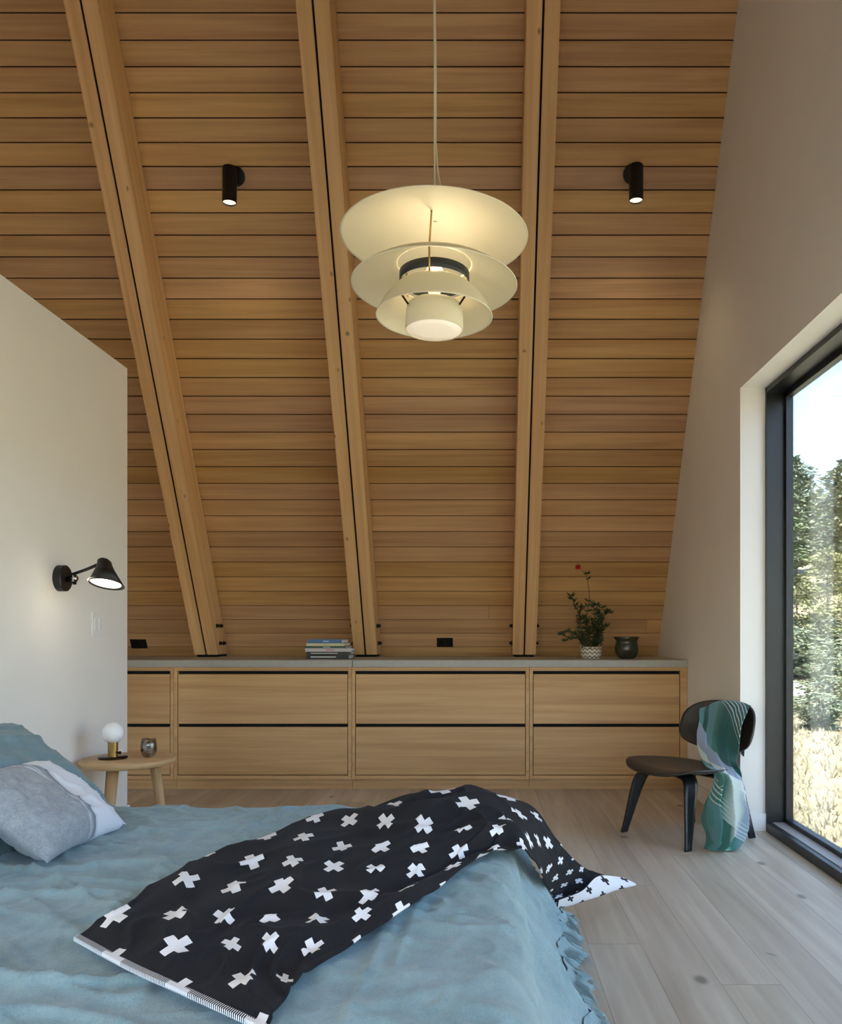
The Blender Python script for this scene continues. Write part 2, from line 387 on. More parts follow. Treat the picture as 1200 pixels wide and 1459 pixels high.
boxo('window_pane', (1.668, WY0+.04, .06), (1.674, WY1-.04, WZ-.04), M['glass'], w1)
# ---------------------------------------------------------------- rafters
labels = ['pair of timber rafters joined by a black seam, standing nearest the white partition wall',
          'pair of timber rafters with black seam, standing beside the stack of books',
          'pair of timber rafters with black seam, standing beside the potted flowering plant']
cT, sT = math.cos(TH), math.sin(TH)
def rbox(x0, x1, d0, d1, z0, z1, name, mat, par, bev=.004):
    # section measured from rafter front face; ends cut level
    bm = bmesh.new(); L = bm.loops.layers.uv.verify()
    fy = lambda z, dep: DB+dep/sT+(ZC-z)/T
    A = [bm.verts.new((x, fy(z, d), z)) for z in (z0, z1) for (x, d) in ((x0, d0), (x1, d0), (x1, d1), (x0, d1))]
    for f in ((3, 2, 1, 0), (4, 5, 6, 7), (0, 1, 5, 4), (1, 2, 6, 5), (2, 3, 7, 6), (3, 0, 4, 7)): bm.faces.new([A[i] for i in f])
    if bev: bmesh.ops.bevel(bm, geom=list(bm.edges), offset=bev, segments=2, affect='EDGES')
    off = random.random()*9
    bm.normal_update()
    for f in bm.faces:
        side = abs(f.normal.x) > .7
        for lp in f.loops:
            c = lp.vert.co; dep = (c.y-DB-(ZC-c.z)/T)*sT
            lp[L].uv = (c.z/sT+off, (dep if side else c.x)+off*.3+(.6 if side else 0))
    return link(name, bm, mat, par)
for i, x in enumerate((-2.12, -.893, .33)):
    t = thing('roof_rafter', labels[i], 'beam', (x, DB, ZC), 0, 'paired timber rafters')
    zb = ZC+.018
    for nm, a, b, d0, mt in (('plank', -.090, -.0065, 0, 'rafter'), ('plank', .0065, .090, 0, 'rafter'), ('steel_plate', -.0065, .0065, .012, 'void')):
        o = rbox(a, b, d0, .235, zb, RIDGE_Z-.15, nm, M[mt], t, .003 if mt == 'rafter' else 0)
        o.data.transform(Matrix.Translation((0, -DB, -ZC)))
    o = rbox(-.075, .075, .01, .235, ZC+.001, ZC+.02, 'foot_shadow_gap', M['void'], t, 0); o.data.transform(Matrix.Translation((0, -DB, -ZC)))  # black strip standing in for the shadow gap under the rafter
    for sx in (-1, 1):
        for z in (1.00, 1.135):
            for dep in (.085, .165):
                bm = bmesh.new(); y = dep/sT+(-(z-ZC))/T
                tube(bm, [(sx*.088, y, z-ZC), (sx*.093, y, z-ZC), (sx*.0935, y, z-ZC), (sx*.103, y, z-ZC), (sx*.112, y, z-ZC)], [.018, .018, .013, .013, .009], 12)
                link('bolt', bm, M['steel'], t)
# ---------------------------------------------------------------- cabinets & worktop
FY = 5.74
mods = [(-3.33, -2.115), (-2.113, -.893), (-.891, .329), (.331, 1.416)]
clab = ['two-drawer oak cabinet partly hidden behind the white partition wall and round side table',
        'two-drawer oak cabinet under the stack of books',
        'two-drawer oak cabinet under the black outlet, between the two rafters',
        'two-drawer oak cabinet at the right wall, under the potted plant and dark pot']
for (a, b), lb in zip(mods, clab):
    t = thing('drawer_cabinet', lb, 'cabinet', ((a+b)/2, FY, 0), 0, 'oak drawer cabinets under the worktop')
    w = b-a; h = w/2; e = .0235; er = .05 if b > 1.4 else e
    bm = bmesh.new()
    box(bm, (-h, 0, .075), (-h+e, .52, .845), .0015); box(bm, (h-er, 0, .075), (h, .52, .845), .0015)
    box(bm, (-h+e, 0, .820), (h-er, .52, .845), .0015); box(bm, (-h+e, 0, .075), (h-er, .52, .101), .0015)
    bm.normal_update(); link('carcass', bm, M['oak'], t, uv='x')
    boxo('recess', (-h+e, .03, .10), (h-er, .51, .821), M['void'], t)
    boxo('plinth', (-h, .05, 0), (h, .5, .075), M['oak'], t, uv='x')
    for z0, z1 in ((.457, .797), (.106, .434)):
        o = boxo('drawer', (-h+e+.004, .004, z0), (h-er-.004, .026, z1), M['oak'], t, .0015, uv='x')
        for lp in o.data.uv_layers[0].data: lp.uv = (lp.uv[0]+random.random()*0+a*3.1+z0*7, lp.uv[1]+a*1.7)
lw = ['grey stone worktop slab reaching from behind the partition wall to the book stack',
      'grey stone worktop slab carrying the potted plant and dark pot, up to the right wall']
for (a, b), lb in zip(((-3.4, -.887), (-.884, 1.416)), lw):
    tag(boxo('worktop', (a, FY-.012, .846), (b, 6.70, .895), M['stone'], bev=.002), lb, 'worktop', 'grey worktop slabs')
# outlets on the boards
def onslope(px, py, off=0):
    d = (DR+.195/T)/(1+(CY-py)/(F*T)); p = P(px, py, d)
    # solve properly
    Y = (CY-py)/F; d = (DR+ZC/T-H/T)/(1+Y/T); p = P(px, py, d)
    return p+Vector((0, -sT, -cT))*off
ROT = Matrix(((1, 0, 0), (0, cT, -sT), (0, sT, cT)))
def slope_frame(o, p):
    # local x=along boards, local y=up slope, local z=into the room
    xx = Vector((1, 0, 0)); yy = Vector((0, -cT, sT)); zz = Vector((0, -sT, -cT))
    o.matrix_world = Matrix.Translation(p) @ Matrix((xx, yy, zz)).transposed().to_4x4() if False else Matrix.Translation(p) @ Matrix(((1, 0, 0, 0), (0, -cT, -sT, 0), (0, sT, -cT, 0), (0, 0, 0, 1)))
for px, py, lb in ((198, 917, 'black power outlet on the boards, close to the white partition wall'), (634, 915, 'black power outlet on the boards above the middle cabinet')):
    t = thing('power_outlet', lb, 'outlet', group='black power outlets'); slope_frame(t, onslope(px, py))
    boxo('cover_plate', (-.064, -.042, 0), (.064, .042, .007), M['plateb'], t, .003)
    for sx in (-.03, .03): boxo('socket', (sx-.018, -.016, .006), (sx+.018, .016, .010), M['void'], t, .002)
# spotlights
for px, py, lb in ((336, 251, 'black cylinder spotlight on the boards, left of the pendant'), (901, 248, 'black cylinder spotlight on the boards, between last rafter and right wall')):
    p = onslope(px, py)
    t = thing('spotlight', lb, 'spotlight', p, 0, 'black ceiling spotlights')
    nz = Vector((0, -sT, -cT)); bm = bmesh.new(); tube(bm, [nz*0, nz*.018, nz*.022], [.056, .056, .050], 40)
    link('mounting_disc', bm, M['black'], t, False)
    bm = bmesh.new(); tube(bm, [nz*.02, nz*.06, Vector((0, -.10, -.055))], .013, 12); link('arm', bm, M['black'], t, True)
    c = Vector((0, -.125, -.075)); bm = bmesh.new()
    lathe(bm, [(0, .058), (.038, .058), (.0415, .054), (.0415, -.150), (.039, -.153), (.038, -.140), (0, -.140)], 40, c); link('lamp_body', bm, M['black'], t)
    bm = bmesh.new(); lathe(bm, [(0, -.1415), (.0375, -.1415)], 32, c); link('lens', bm, M['lit'], t)
    sp = bpy.data.lights.new('spot_light', 'SPOT'); sp.energy = 1.6; sp.color = (1, .72, .42); sp.spot_size = math.radians(110); sp.spot_blend = .9; sp.shadow_soft_size = .03
    so = bpy.data.objects.new('spot_lamp', sp); COL.objects.link(so); so.parent = t; so.location = c+Vector((0, 0, -.165)); so.rotation_euler = (math.radians(12), 0, 0)
# ---------------------------------------------------------------- pendant
PD = 2.89; pc = P(619, 471, PD); pc.z = 2.132
pen = thing('pendant_lamp', 'large cream pendant lamp with stacked round shades hanging on a thin cord', 'lamp', pc)
pen.rotation_euler = (math.radians(-1.8), 0, 0)
def shade(name, prof, mat, th=.003):
    bm = bmesh.new(); pts = [Vector((r, z)) for r, z in prof]
    ps = [spl(pts, k/24) for k in range(25)]
    outer = [(p[0], p[1]) for p in ps]; inner = []
    for k, p in enumerate(ps):
        a, b = ps[max(0, k-1)], ps[min(24, k+1)]; d = (b-a).normalized(); n = Vector((d[1], -d[0])); inner.append((p[0]+n[0]*th, p[1]+n[1]*th))
    lathe(bm, outer+inner[::-1], 96, close=True); bmesh.ops.recalc_face_normals(bm, faces=bm.faces)
    return link(name, bm, mat, pen, True)
shade('top_shade', [(.004, .3855), (.05, .385), (.10, .383), (.20, .370), (.28, .348), (.325, .326)], M['shade'])
shade('upper_shade', [(.128, .235), (.16, .226), (.21, .206), (.255, .180), (.287, .156)], M['shade'])
shade('middle_shade', [(.118, .157), (.135, .144), (.160, .117), (.183, .085), (.202, .048)], M['shade'])
shade('inner_shade', [(.085, .092), (.094, .084), (.098, .06), (.1, .03), (.1, .0)], M['shade'])
bm = bmesh.new(); lathe(bm, [(.118, .168), (.121, .168), (.121, .200), (.118, .200)], 64, close=True); link('dark_ring', bm, M['ring'], pen, True)
bm = bmesh.new(); lathe(bm, [(0, -.003), (.06, -.002), (.096, .002), (.096, .006), (0, .004)], 64); link('glass_disc', bm, M['litp'], pen, True)
for k in range(3):
    a = -math.pi/2-.08+k*2*math.pi/3
    bm = bmesh.new(); cs = (math.cos(a), math.sin(a))
    tube(bm, ([(.075*cs[0], .075*cs[1], .380)] if k == 0 else [])+[(.125*cs[0], .125*cs[1], .235), (.120*cs[0], .120*cs[1], .150)], .0035, 8); link('strut', bm, M['brass'], pen, True)
    bm = bmesh.new(); a += math.pi/3+.1; cs = (math.cos(a), math.sin(a))
    tube(bm, [(.150*cs[0], .150*cs[1], .125), (.1*cs[0], .1*cs[1], .07)], .0035, 8); link('strut', bm, M['bronze'], pen, True)
bm = bmesh.new(); lathe(bm, [(0, .46), (.012, .46), (.018, .44), (.022, .40), (.034, .391), (.0, .391)], 24); link('cable_gland', bm, M['shade'], pen, True)
bm = bmesh.new(); lathe(bm, [(0, .13), (.02, .13), (.03, .16), (.034, .2), (.02, .232), (0, .236)], 24); link('bulb', bm, em('lit_bulb', (255, 214, 150), .12), pen, True)
ztop = RIDGE_Z-pc.z-.06
bm = bmesh.new(); tube(bm, [(0, 0, .45), (0, -.004, .9), (-.004, -.006, 1.3), (0, -.03, 2.2), (0, -.16*0, ztop)], .0032, 8); link('suspension_wire', bm, M['shade'], pen, True)
bm = bmesh.new(); tube(bm, [(.045, 0, .41), (.03, -.0, .46), (.012, -.002, .55), (.004, -.004, .66), (.004, -.004, .9), (-.001, -.006, 1.3), (.004, -.03, 2.2), (.003, 0, ztop)], .0028, 8); link('power_cord', bm, M['shade'], pen, True)
bm = bmesh.new(); lathe(bm, [(0, ztop-.03), (.05, ztop-.03), (.055, ztop), (0, ztop)], 24); link('ceiling_rose', bm, M['shade'], pen, True)
def point(name, loc, e, c, r, par=None):
    l = bpy.data.lights.new(name, 'POINT'); l.energy = e; l.color = c; l.shadow_soft_size = r
    o = bpy.data.objects.new(name, l); COL.objects.link(o); o.location = loc; o.parent = par; return o
point('pendant_glow', (.0, -.055, .245), .12, (1, .80, .54), .02, pen)
point('pendant_glow', (0.05, .035, .245), .12, (1, .80, .54), .02, pen)
point('pendant_glow', (0, 0, .06), .05, (1, .78, .5), .03, pen)
# ---------------------------------------------------------------- wall sconce
sd = 2.03*F/602; sz = H+76*sd/F
sc = thing('wall_sconce', 'small black swing-arm reading lamp on the white partition wall', 'lamp', (XL, sd, sz))
bm = bmesh.new(); tube(bm, [(0, 0, 0), (.034, 0, 0), (.038, 0, 0)], [.063, .063, .058], 48); link('wall_mount', bm, M['black'], sc)
bm = bmesh.new(); tube(bm, [(.036, 0, -.005), (.085, 0, -.005)], .012, 16); tube(bm, [(.075, 0, -.03), (.075, 0, .025)], .009, 16); link('joint', bm, M['steel'], sc, True)
bm = bmesh.new(); tube(bm, [(.07, -.012, .0), (.075, .012, .0)], .016, 20); link('knob', bm, M['chrome'], sc, True)
hx, hy = .262, -.10
bm = bmesh.new(); tube(bm, [(.062, 0, .018), (.15, hy*.45, .038), (hx-.035, hy*.9, .058)], .0075, 12); link('arm', bm, M['black'], sc, True)
tilt = Matrix.Rotation(.10, 4, 'Y')
def head(prof, mat, nm, close=False):
    bm = bmesh.new(); lathe(bm, prof, 48, close=close); o = link(nm, bm, mat, sc, True); o.location = (hx, hy, -.035); o.rotation_euler = (-.30, .06, 0); return o
for v in [head([(0, .128), (.020, .126), (.031, .116), (.034, .098), (.042, .075), (.080, .0), (.078, .0), (.040, .073), (.031, .096), (0, .118)], M['black'], 'lamp_shade')]:
    v.data.transform(Matrix(((1, 0, -.28, .012), (0, 1, 0, 0), (0, 0, 1, 0), (0, 0, 0, 1))))
head([(0, .010), (.040, .010), (.0745, .008)], M['lits'], 'diffuser')
l = point('sconce_glow', (hx, hy, -.06), .18, (1, .86, .66), .04, sc)
swd = 2.03*F/548; sw = thing('light_switch', 'white double rocker switch plate on the partition wall', 'switch', (XL, swd, H+10*swd/F))
boxo('cover_plate', (0, -.06, -.064), (.006, .06, .064), M['platew'], sw, .002)
for y in (-.025, .025): boxo('rocker', (.005, y-.018, -.034), (.010, y+.018, .034), M['platew'], sw, .0015)
# ---------------------------------------------------------------- side table & what stands on it
TD = 4.20; tcx = (183-CX)*TD/F; TZ = .456
st = thing('side_table', 'small round oak side table with splayed dowel legs beside the bed', 'table', (tcx, TD, 0))
bm = bmesh.new(); lathe(bm, [(0, TZ-.034), (.205, TZ-.034), (.222, TZ-.027), (.228, TZ-.014), (.226, TZ-.004), (.220, TZ), (0, TZ)], 72); bm.normal_update()
o = link('tabletop', bm, M['oaktable'], st, True, uv='x')
for a in (-100, 35, 150):
    a = math.radians(a); bm = bmesh.new(); tube(bm, [(.125*math.cos(a), .125*math.sin(a), TZ-.034), (.185*math.cos(a), .185*math.sin(a), .0)], [.027, .019], 20); bm.normal_update(); link('leg', bm, M['oaktable'], st, True, uv='z')
gl = P(161, 1078, TD-.02); lp_ = thing('globe_table_lamp', 'small brass table lamp with white globe on the side table', 'lamp', (gl.x, TD-.02, TZ))
bm = bmesh.new(); lathe(bm, [(0, 0), (.068, 0), (.070, .004), (.068, .009), (0, .009)], 48); link('base', bm, M['bronze'], lp_, True)
bm = bmesh.new(); lathe(bm, [(0, .009), (.024, .009), (.024, .080), (.021, .083), (0, .083)], 36); link('stand', bm, M['brass'], lp_)
bm = bmesh.new(); lathe(bm, [(.053*math.sin(math.pi*k/20), .128-.053*math.cos(math.pi*k/20)) for k in range(21)], 40); link('globe', bm, M['globe'], lp_, True)
bm = bmesh.new(); tube(bm, [(.023, -.008, .03), (.036, -.012, .03), (.037, -.012, .03), (.044, -.013, .03)], [.004, .004, .008, .008], 14); link('knob', bm, M['bronze'], lp_)
g0 = P(212, 1075, TD+.02)
bm = bmesh.new(); lathe(bm, [(0, .001), (.022, .001), (.033, .014), (.040, .04), (.039, .065), (.034, .094), (.0325, .094), (.0375, .065), (.0385, .04), (.031, .018), (.018, .010), (0, .010)], 40)
o = link('drinking_glass', bm, M['smoke'], None, True); o.location = (g0.x, TD+.02, TZ)
tag(o, 'smoky stemless drinking glass on the round side table', 'glass')
# ---------------------------------------------------------------- bed
BX0, BX1, BYN, BYF, BZ = XL+.06, .03, .98, 2.72, .52
bed = thing('bed', 'low double bed with mattress, mostly hidden under the blue bedspread', 'bed', ((BX0+BX1)/2, (BYN+BYF)/2, 0))
cx_, cy_ = (BX0+BX1)/2, (BYN+BYF)/2
boxo('bed_base', (BX0-cx_+.02, BYN-cy_+.05, .12), (BX1-cx_-.08, BYF-cy_-.05, .25), M['oak'], bed, .01, uv='x')
boxo('mattress', (BX0-cx_+.02, BYN-cy_+.03, .25), (BX1-cx_-.04, BYF-cy_-.03, BZ-.025), plain('white_ticking', (220, 220, 218), .9), bed, .05)
for sx in (BX0-cx_+.08, BX1-cx_-.16):
    for sy in (BYN-cy_+.12, BYF-cy_-.12): boxo('leg', (sx-.03, sy-.03, 0), (sx+.03, sy+.03, .125), M['oak'], bed, .004, uv='z')
CREASE = [(-.16, 2.05, -.20, 1.10, .008, .011), (-.11, 2.05, -.15, 1.35, .006, .010), (-.35, 1.72, .0, 1.66, .006, .010), (-.36, 1.62, -.02, 1.60, .005, .009),
          (-1.0, 2.05, -.55, 2.02, .005, .012), (-1.1, 1.45, -.9, .98, .007, .012), (-1.0, 2.35, -.2, 2.52, .005, .010), (-.9, 1.9, -1.1, 1.2, .005, .012), (-.62, 2.7, -.70, 2.2, .005, .010)]
def wrk(x, y):
    a = noise.noise(Vector((x*2.0+y*1.1, y*3.6-x*.6, 2.2)))*.012
    p = Vector((x*3.2-y*1.5, y*7+x*2.2, .3)); q = 1-abs(noise.noise(p))*2.6
    b = max(0, q)**3*.015*(.35+max(0, noise.noise(Vector((x*1.7, y*1.7, 9)))+.3))
    p2 = Vector((x*13+y*4, y*11-x*5, 5)); c = max(0, 1-abs(noise.noise(p2))*4)**2*.0038
    p3 = Vector((x*5.5+y*6.5, y*3-x*1.5, 7)); d = max(0, 1-abs(noise.noise(p3))*4)**3*.009
    e = 0
    for (x0, y0, x1, y1, h_, w_) in CREASE:
        L2 = (x1-x0)**2+(y1-y0)**2; t = ((x-x0)*(x1-x0)+(y-y0)*(y1-y0))/L2
        if -.05 < t < 1.05:
            dd = abs((x-x0)*(y1-y0)-(y-y0)*(x1-x0))/math.sqrt(L2)+.012*noise.noise(Vector((t*4, x0*9, 3)))
            e += h_*math.exp(-(dd/w_)**2)*smooth01(t/.15+.3)*smooth01((1-t)/.15+.3)
    return a+b+c+d+e+noise.noise(Vector((x*30, y*30, 1)))*.0012
RAD = .085
def drape(a, b):
    # a,b: flat cloth coordinates (x, y); beyond the edges it rolls over and hangs
    dx = max(0, a-(BX1-RAD*.2)); dy = (b-(BYF-RAD*.2)) if b > BYF-RAD*.2 else ((b-(BYN+RAD*.2)) if b < BYN+RAD*.2 else 0)
    r = math.hypot(dx, dy)
    x0 = min(a, BX1-RAD*.2); y0 = min(max(b, BYN+RAD*.2), BYF-RAD*.2)
    if r < 1e-6:
        crown = -.030*smooth01((abs((b-cy_)/(BYF-BYN)*2)-.8)/.35)*0
        return Vector((a, b, BZ+wrk(a, b)))
    ux, uy = dx/r, dy/r; arc = RAD*math.pi/2
    if r < arc: th = r/RAD; out, dn = RAD*math.sin(th), RAD*(1-math.cos(th))
    else:
        k = r-arc; out, dn = RAD+k*.48, RAD+k*.88
    along = math.atan2(uy, ux)*.5+(y0*1 if abs(ux) > .5 else x0)
    f = smooth01((r-arc*.5)/.25)
    out += f*(.020*math.sin(along*13+2*math.sin(along*4))+.014*math.sin(along*29+1))*(.2+r*.9)
    w = wrk(a, b)
    return Vector((x0+ux*(out+w*f), y0+uy*(out+w*f), BZ-dn+w*(1-f)))
HANG = .43
bs = bmesh.new(); U0, U1, V0, V1 = BX0, BX1+HANG, BYN-.30, BYF+HANG
grid(bs, 300, 300, lambda u, v: drape(U0+(U1-U0)*u, V0+(V1-V0)*v), lambda u, v: (u*2.5, v*2.5))
spread = link('bedspread', bs, M['linen'], None, True)
tag(spread, 'rumpled blue-grey linen bedspread with frayed hem covering the bed', 'bedspread')
solid(spread, .006, -1)
bs = bmesh.new(); rnd = random.Random(3)
def frill(p, q, n0):
    pass
prev = None; nF = 900
per = [(BX1+HANG-.01, V0+(V1-V0-.01)*k/620) for k in range(621)]+[(U1-.01-(U1-U0)*k/500, V1-.01) for k in range(501)]
for k, (a, b) in enumerate(per):
    p = drape(a, b); q0 = drape(a-(.03 if k < 621 else 0), b-(0 if k < 621 else .03)); d = (p-q0).normalized()
    outv = Vector((1, 0, 0)) if k < 621 else Vector((0, 1, 0)); tv = Vector((0, 1, 0)) if k < 621 else Vector((1, 0, 0))
    for r_ in range(8):
        L_ = .030+rnd.random()*.03; w_ = .0011
        base = p+outv*(.012+rnd.random()*.012)+tv*rnd.uniform(-.004, .004)-d*rnd.random()*.03
        pts = [base, base+d*L_*.5+outv*(.012+.010*math.sin(k*.21))+tv*rnd.uniform(-.006, .006), base+d*L_+outv*(.02*rnd.random()+.014*math.sin(k*.21))+tv*rnd.uniform(-.012, .012)]
        A = [bs.verts.new(x-tv*w_) for x in pts]; B = [bs.verts.new(x+tv*w_) for x in pts]
        for i in range(2): bs.faces.new((A[i], B[i], B[i+1], A[i+1]))
o = link('fringe', bs, M['linen'], spread); o['kind'] = 'stuff'
bs = bmesh.new()
grid(bs, 1300, 5, lambda u, v: drape(BX1+HANG-.06+.06*v, V0+(V1-V0)*u)+Vector((.004+.034*v*v*(1+.25*math.sin(u*160+math.sin(u*61)*2))+.003*v*math.sin(u*1100+3*math.sin(u*90)), 0, .003-.003*v*math.sin(u*160))), None)
link('ruffle', bs, M['linen'], spread, True)
# pillows
def pillow(name, c, ax, ay, hw, hh, th, mat, label, n=2.2, grp=None, wr=.006, seed=0, sag=0.0):
    ax = Vector(ax).normalized(); ay = Vector(ay); ay = (ay-ax*ay.dot(ax)).normalized(); az = ax.cross(ay); bm = bmesh.new()
    R = 56
    def f(sg):
        def g(u, v):
            x, y = u*2-1, v*2-1
            px = x*(1-.09*(1-y*y)*x*x); py = y*(1-.11*(1-x*x)*y*y)
            t = ((1-x**4)*(1-y**4)); t = max(t, 0)**.8
            wv = noise.noise(Vector((x*2.3+seed, y*2.3, sg*3.1)))*wr*2+max(0, 1-abs(noise.noise(Vector((x*3+y*1.5, y*3+seed, sg))))*3)**2*wr
            edge = (1-max(abs(x), abs(y))**6)
            z = sg*(th*t)+wv*edge
            return Vector((px*hw, py*hh, z+sag*x*x))
        return g
    for sg in (1, -1):
        grid(bm, R, R, f(sg), lambda u, v: (u, v))
    bmesh.ops.remove_doubles(bm, verts=bm.verts, dist=.0006); bmesh.ops.recalc_face_normals(bm, faces=bm.faces)
    # seam piping
    o = link(name, bm, mat, None, True)
    o.matrix_world = Matrix.Translation(c) @ Matrix((ax, ay, az)).transposed().to_4x4()
    tag(o, label, 'pillow', grp); return o
ca = PZ(48, 1226, .555); cb = P(166, 1176, 2.42)
ct = P(92, 1086, 2.60)
axv = (cb-ca); ayv = (ct-cb)
cen = (ca+cb)/2+ayv*.5-axv.normalized()*.03
pillow('lumbar_cushion', cen-axv.normalized()*.022+Vector((0, 0, .002)), axv, ayv, axv.length*.5+.012, ayv.length*.5+.0, .066, M['lumbar'], 'lumbar cushion, grey at one end and white at the other, with dark stripes', wr=.006, seed=4)
pillow('bed_pillow', Vector((-1.40, 2.40, .655)), (.05, 1, -.05), (-.80, .03, .62), .37, .23, .095, M['linend'], 'blue-grey bed pillow farther from the camera, behind the striped cushion', grp='blue-grey bed pillows', wr=.010, seed=1)
pillow('bed_pillow', Vector((-1.36, 1.86, .655)), (.02, 1, .0), (-.62, .0, .66), .37, .23, .09, M['linend'], 'blue-grey bed pillow at the photo edge, nearer, overlapping the other blue one', grp='blue-grey bed pillows', wr=.014, seed=8)
# ---------------------------------------------------------------- cross blanket
zb = BZ+.022
rows = [
 [PZ(106, 1336, zb), PZ(180, 1376, zb+.004), PZ(268, 1416, zb+.002), PZ(378, 1466, zb)],
 [PZ(170, 1298, zb+.006), PZ(245, 1335, zb+.012), PZ(330, 1375, zb+.004), PZ(408, 1420, zb)],
 [PZ(262, 1240, zb+.01), PZ(310, 1290, zb+.016), PZ(376, 1335, zb+.006), PZ(446, 1380, zb)],
 [PZ(352, 1208, zb+.014), PZ(396, 1250, zb+.02), PZ(450, 1305, zb+.008), PZ(515, 1338, zb+.0)],
 [PZ(440, 1172, zb+.02), PZ(486, 1215, zb+.03), PZ(545, 1262, zb+.012), PZ(598, 1290, zb)],
 [PZ(530, 1152, zb+.03), PZ(572, 1178, zb+.05), PZ(622, 1222, zb+.02), PZ(668, 1240, zb)],
 [PZ(608, 1138, zb+.04), PZ(640, 1150, zb+.062), PZ(685, 1188, zb+.035), PZ(718, 1214, zb+.004)],
 [PZ(676, 1133, zb+.03), PZ(702, 1146, zb+.055), PZ(727, 1176, zb+.036), PZ(748, 1216, zb-.004)],
 [PZ(752, 1146, zb-.0), PZ(755, 1166, zb+.004), PZ(760, 1192, zb-.014), PZ(763, 1228, zb-.06)],
 [PZ(793, 1196, .440), PZ(787, 1210, .430), PZ(780, 1228, .415), PZ(773, 1248, .390)],
 [PZ(822, 1227, .310), PZ(810, 1239, .305), PZ(797, 1252, .300), PZ(784, 1266, .290)],
 [PZ(846, 1242, .200), PZ(830, 1254, .200), PZ(812, 1268, .205), PZ(790, 1283, .215)],
 [PZ(904, 1260, .070), PZ(870, 1270, .130), PZ(832, 1283, .175), PZ(792, 1294, .210)],
 [PZ(886, 1251, .130), PZ(852, 1248, .235), PZ(828, 1268, .240), PZ(795, 1281, .258)],
]
NR = len(rows); mid = [sum((p for p in r), Vector())/4 for r in rows]
cum = [0]
for a, b in zip(mid[:-1], mid[1:]): cum.append(cum[-1]+(b-a).length*1.08)
def blanket(u, v):       # u along, v across
    cols = [spl([rows[i][j] for i in range(NR)], u) for j in range(4)]
    p = spl(cols, v)
    n = (spl([rows[i][1] for i in range(NR)], min(1, u+.02))-spl([rows[i][1] for i in range(NR)], max(0, u-.02)))
    c = cols[3]-cols[0]; nn = c.cross(n).normalized()
    if nn.z < 0: nn = -nn
    env = smooth01(u/.06)*max(.12, smooth01((.62-u)/.12))*smooth01((.97-u)/.08)
    k = v*2.6+.55*math.sin(u*9)+.8*noise.noise(Vector((u*5, v*1.5, 4)))
    amp = .010+.018*smooth01((u-.2)/.35)
    f = (abs(math.sin(k*math.pi)))**1.6*amp*env+noise.noise(Vector((u*16, v*5, 2)))*.009*env
    f += max(0, 1-abs(noise.noise(Vector((u*13+v*2, v*6-u*4, 8))))*3.2)**2*.010*env
    q = p+nn*f
    if q.x < .05: q.z = max(q.z, BZ+wrk(q.x, q.y)+.010)
    return q
bm = bmesh.new()
def buv(u, v):
    x = u*(NR-1); i = min(int(x), NR-2); a_, b_ = (rows[i][3]-rows[i][0]).length, (rows[i+1][3]-rows[i+1][0]).length; W_ = (a_+(b_-a_)*(x-i))*1.12; return ((cum[i]+(cum[i+1]-cum[i])*(x-i)), (v-.5)*W_+.33)
grid(bm, 300, 110, blanket, buv)
for f in bm.faces: f.normal_update()
up = sum(1 for f in bm.faces if f.normal.z > 0)
if up < len(bm.faces)/2: bmesh.ops.reverse_faces(bm, faces=bm.faces)
bl = link('cross_blanket', bm, None, None, True, mats=[M['crossb'], M['crossw']])
solid(bl, .005, -1, 0, 1)
tag(bl, 'crumpled black blanket with white crosses and white reverse lying across the bed', 'blanket')
bm = bmesh.new()
for k in range(118):
    v = (k+.5)/118; a = blanket(0, v)+Vector((0, 0, .001)); b = blanket(.0075, v)+Vector((0, 0, .002)); d = (b-a); s_ = d.cross(Vector((0, 0, 1))).normalized()*.0008
    o_ = (a-b).normalized()*.002
    vs = [bm.verts.new(x) for x in (a+o_-s_-Vector((0, 0, .006)), a+o_+s_-Vector((0, 0, .006)), a+o_+s_+Vector((0, 0, .002)), a+o_-s_+Vector((0, 0, .002)), b-s_, b+s_)]
    bm.faces.new((vs[0], vs[1], vs[2], vs[3])); bm.faces.new((vs[3], vs[2], vs[5], vs[4]))
link('stitching', bm, M['platew'], bl)
# ---------------------------------------------------------------- plywood lounge chair
ch = thing('lounge_chair', 'black moulded plywood lounge chair with teal throw, beside the window', 'chair', (1.11, 4.47, 0))
Fv = Vector((-.854, -.52, 0)).normalized(); ch.rotation_euler = (0, 0, math.atan2(Fv.y, Fv.x)-math.pi/2)   # local +y = front
def ply(name, f, th, mat, par, nu=40, nv=30, uvs=(1, 1)):
    bm = bmesh.new(); grid(bm, nu, nv, f, lambda u, v: (v*uvs[0], u*uvs[1])); o = link(name, bm, mat, par, True); solid(o, th, 0)
    return o
def rr(x, y, n=3.2):      # squircle mapping keeps a rounded outline
    r = max(abs(x), abs(y))
    if r < 1e-6: return x, y
    s = r/((abs(x)**n+abs(y)**n)**(1/n)); return x*s, y*s
def seatf(u, v):
    x, y = rr(u*2-1, v*2-1, 3.0)
    wd = .285-.035*smooth01((-y)*.5+.2)
    z = .368+.022*x*x+.018*y-.030*max(0, y-.55)**2*5+.02*max(0, -y-.3)**2-.014*(1-x*x)*(1-y*y)
    return Vector((x*wd, .04+y*.255, z))
ply('seat', seatf, .011, M['walnut'], ch)
def backf(u, v):
    x, y = rr(u*2-1, v*2-1, 2.9)
    return Vector((x*.262*(1-.03*y), -.275-.045*y*1.0+.085*x*x-.012*(1-y*y), .575+y*.133+.0))
ply('backrest', backf, .011, M['walnut'], ch)
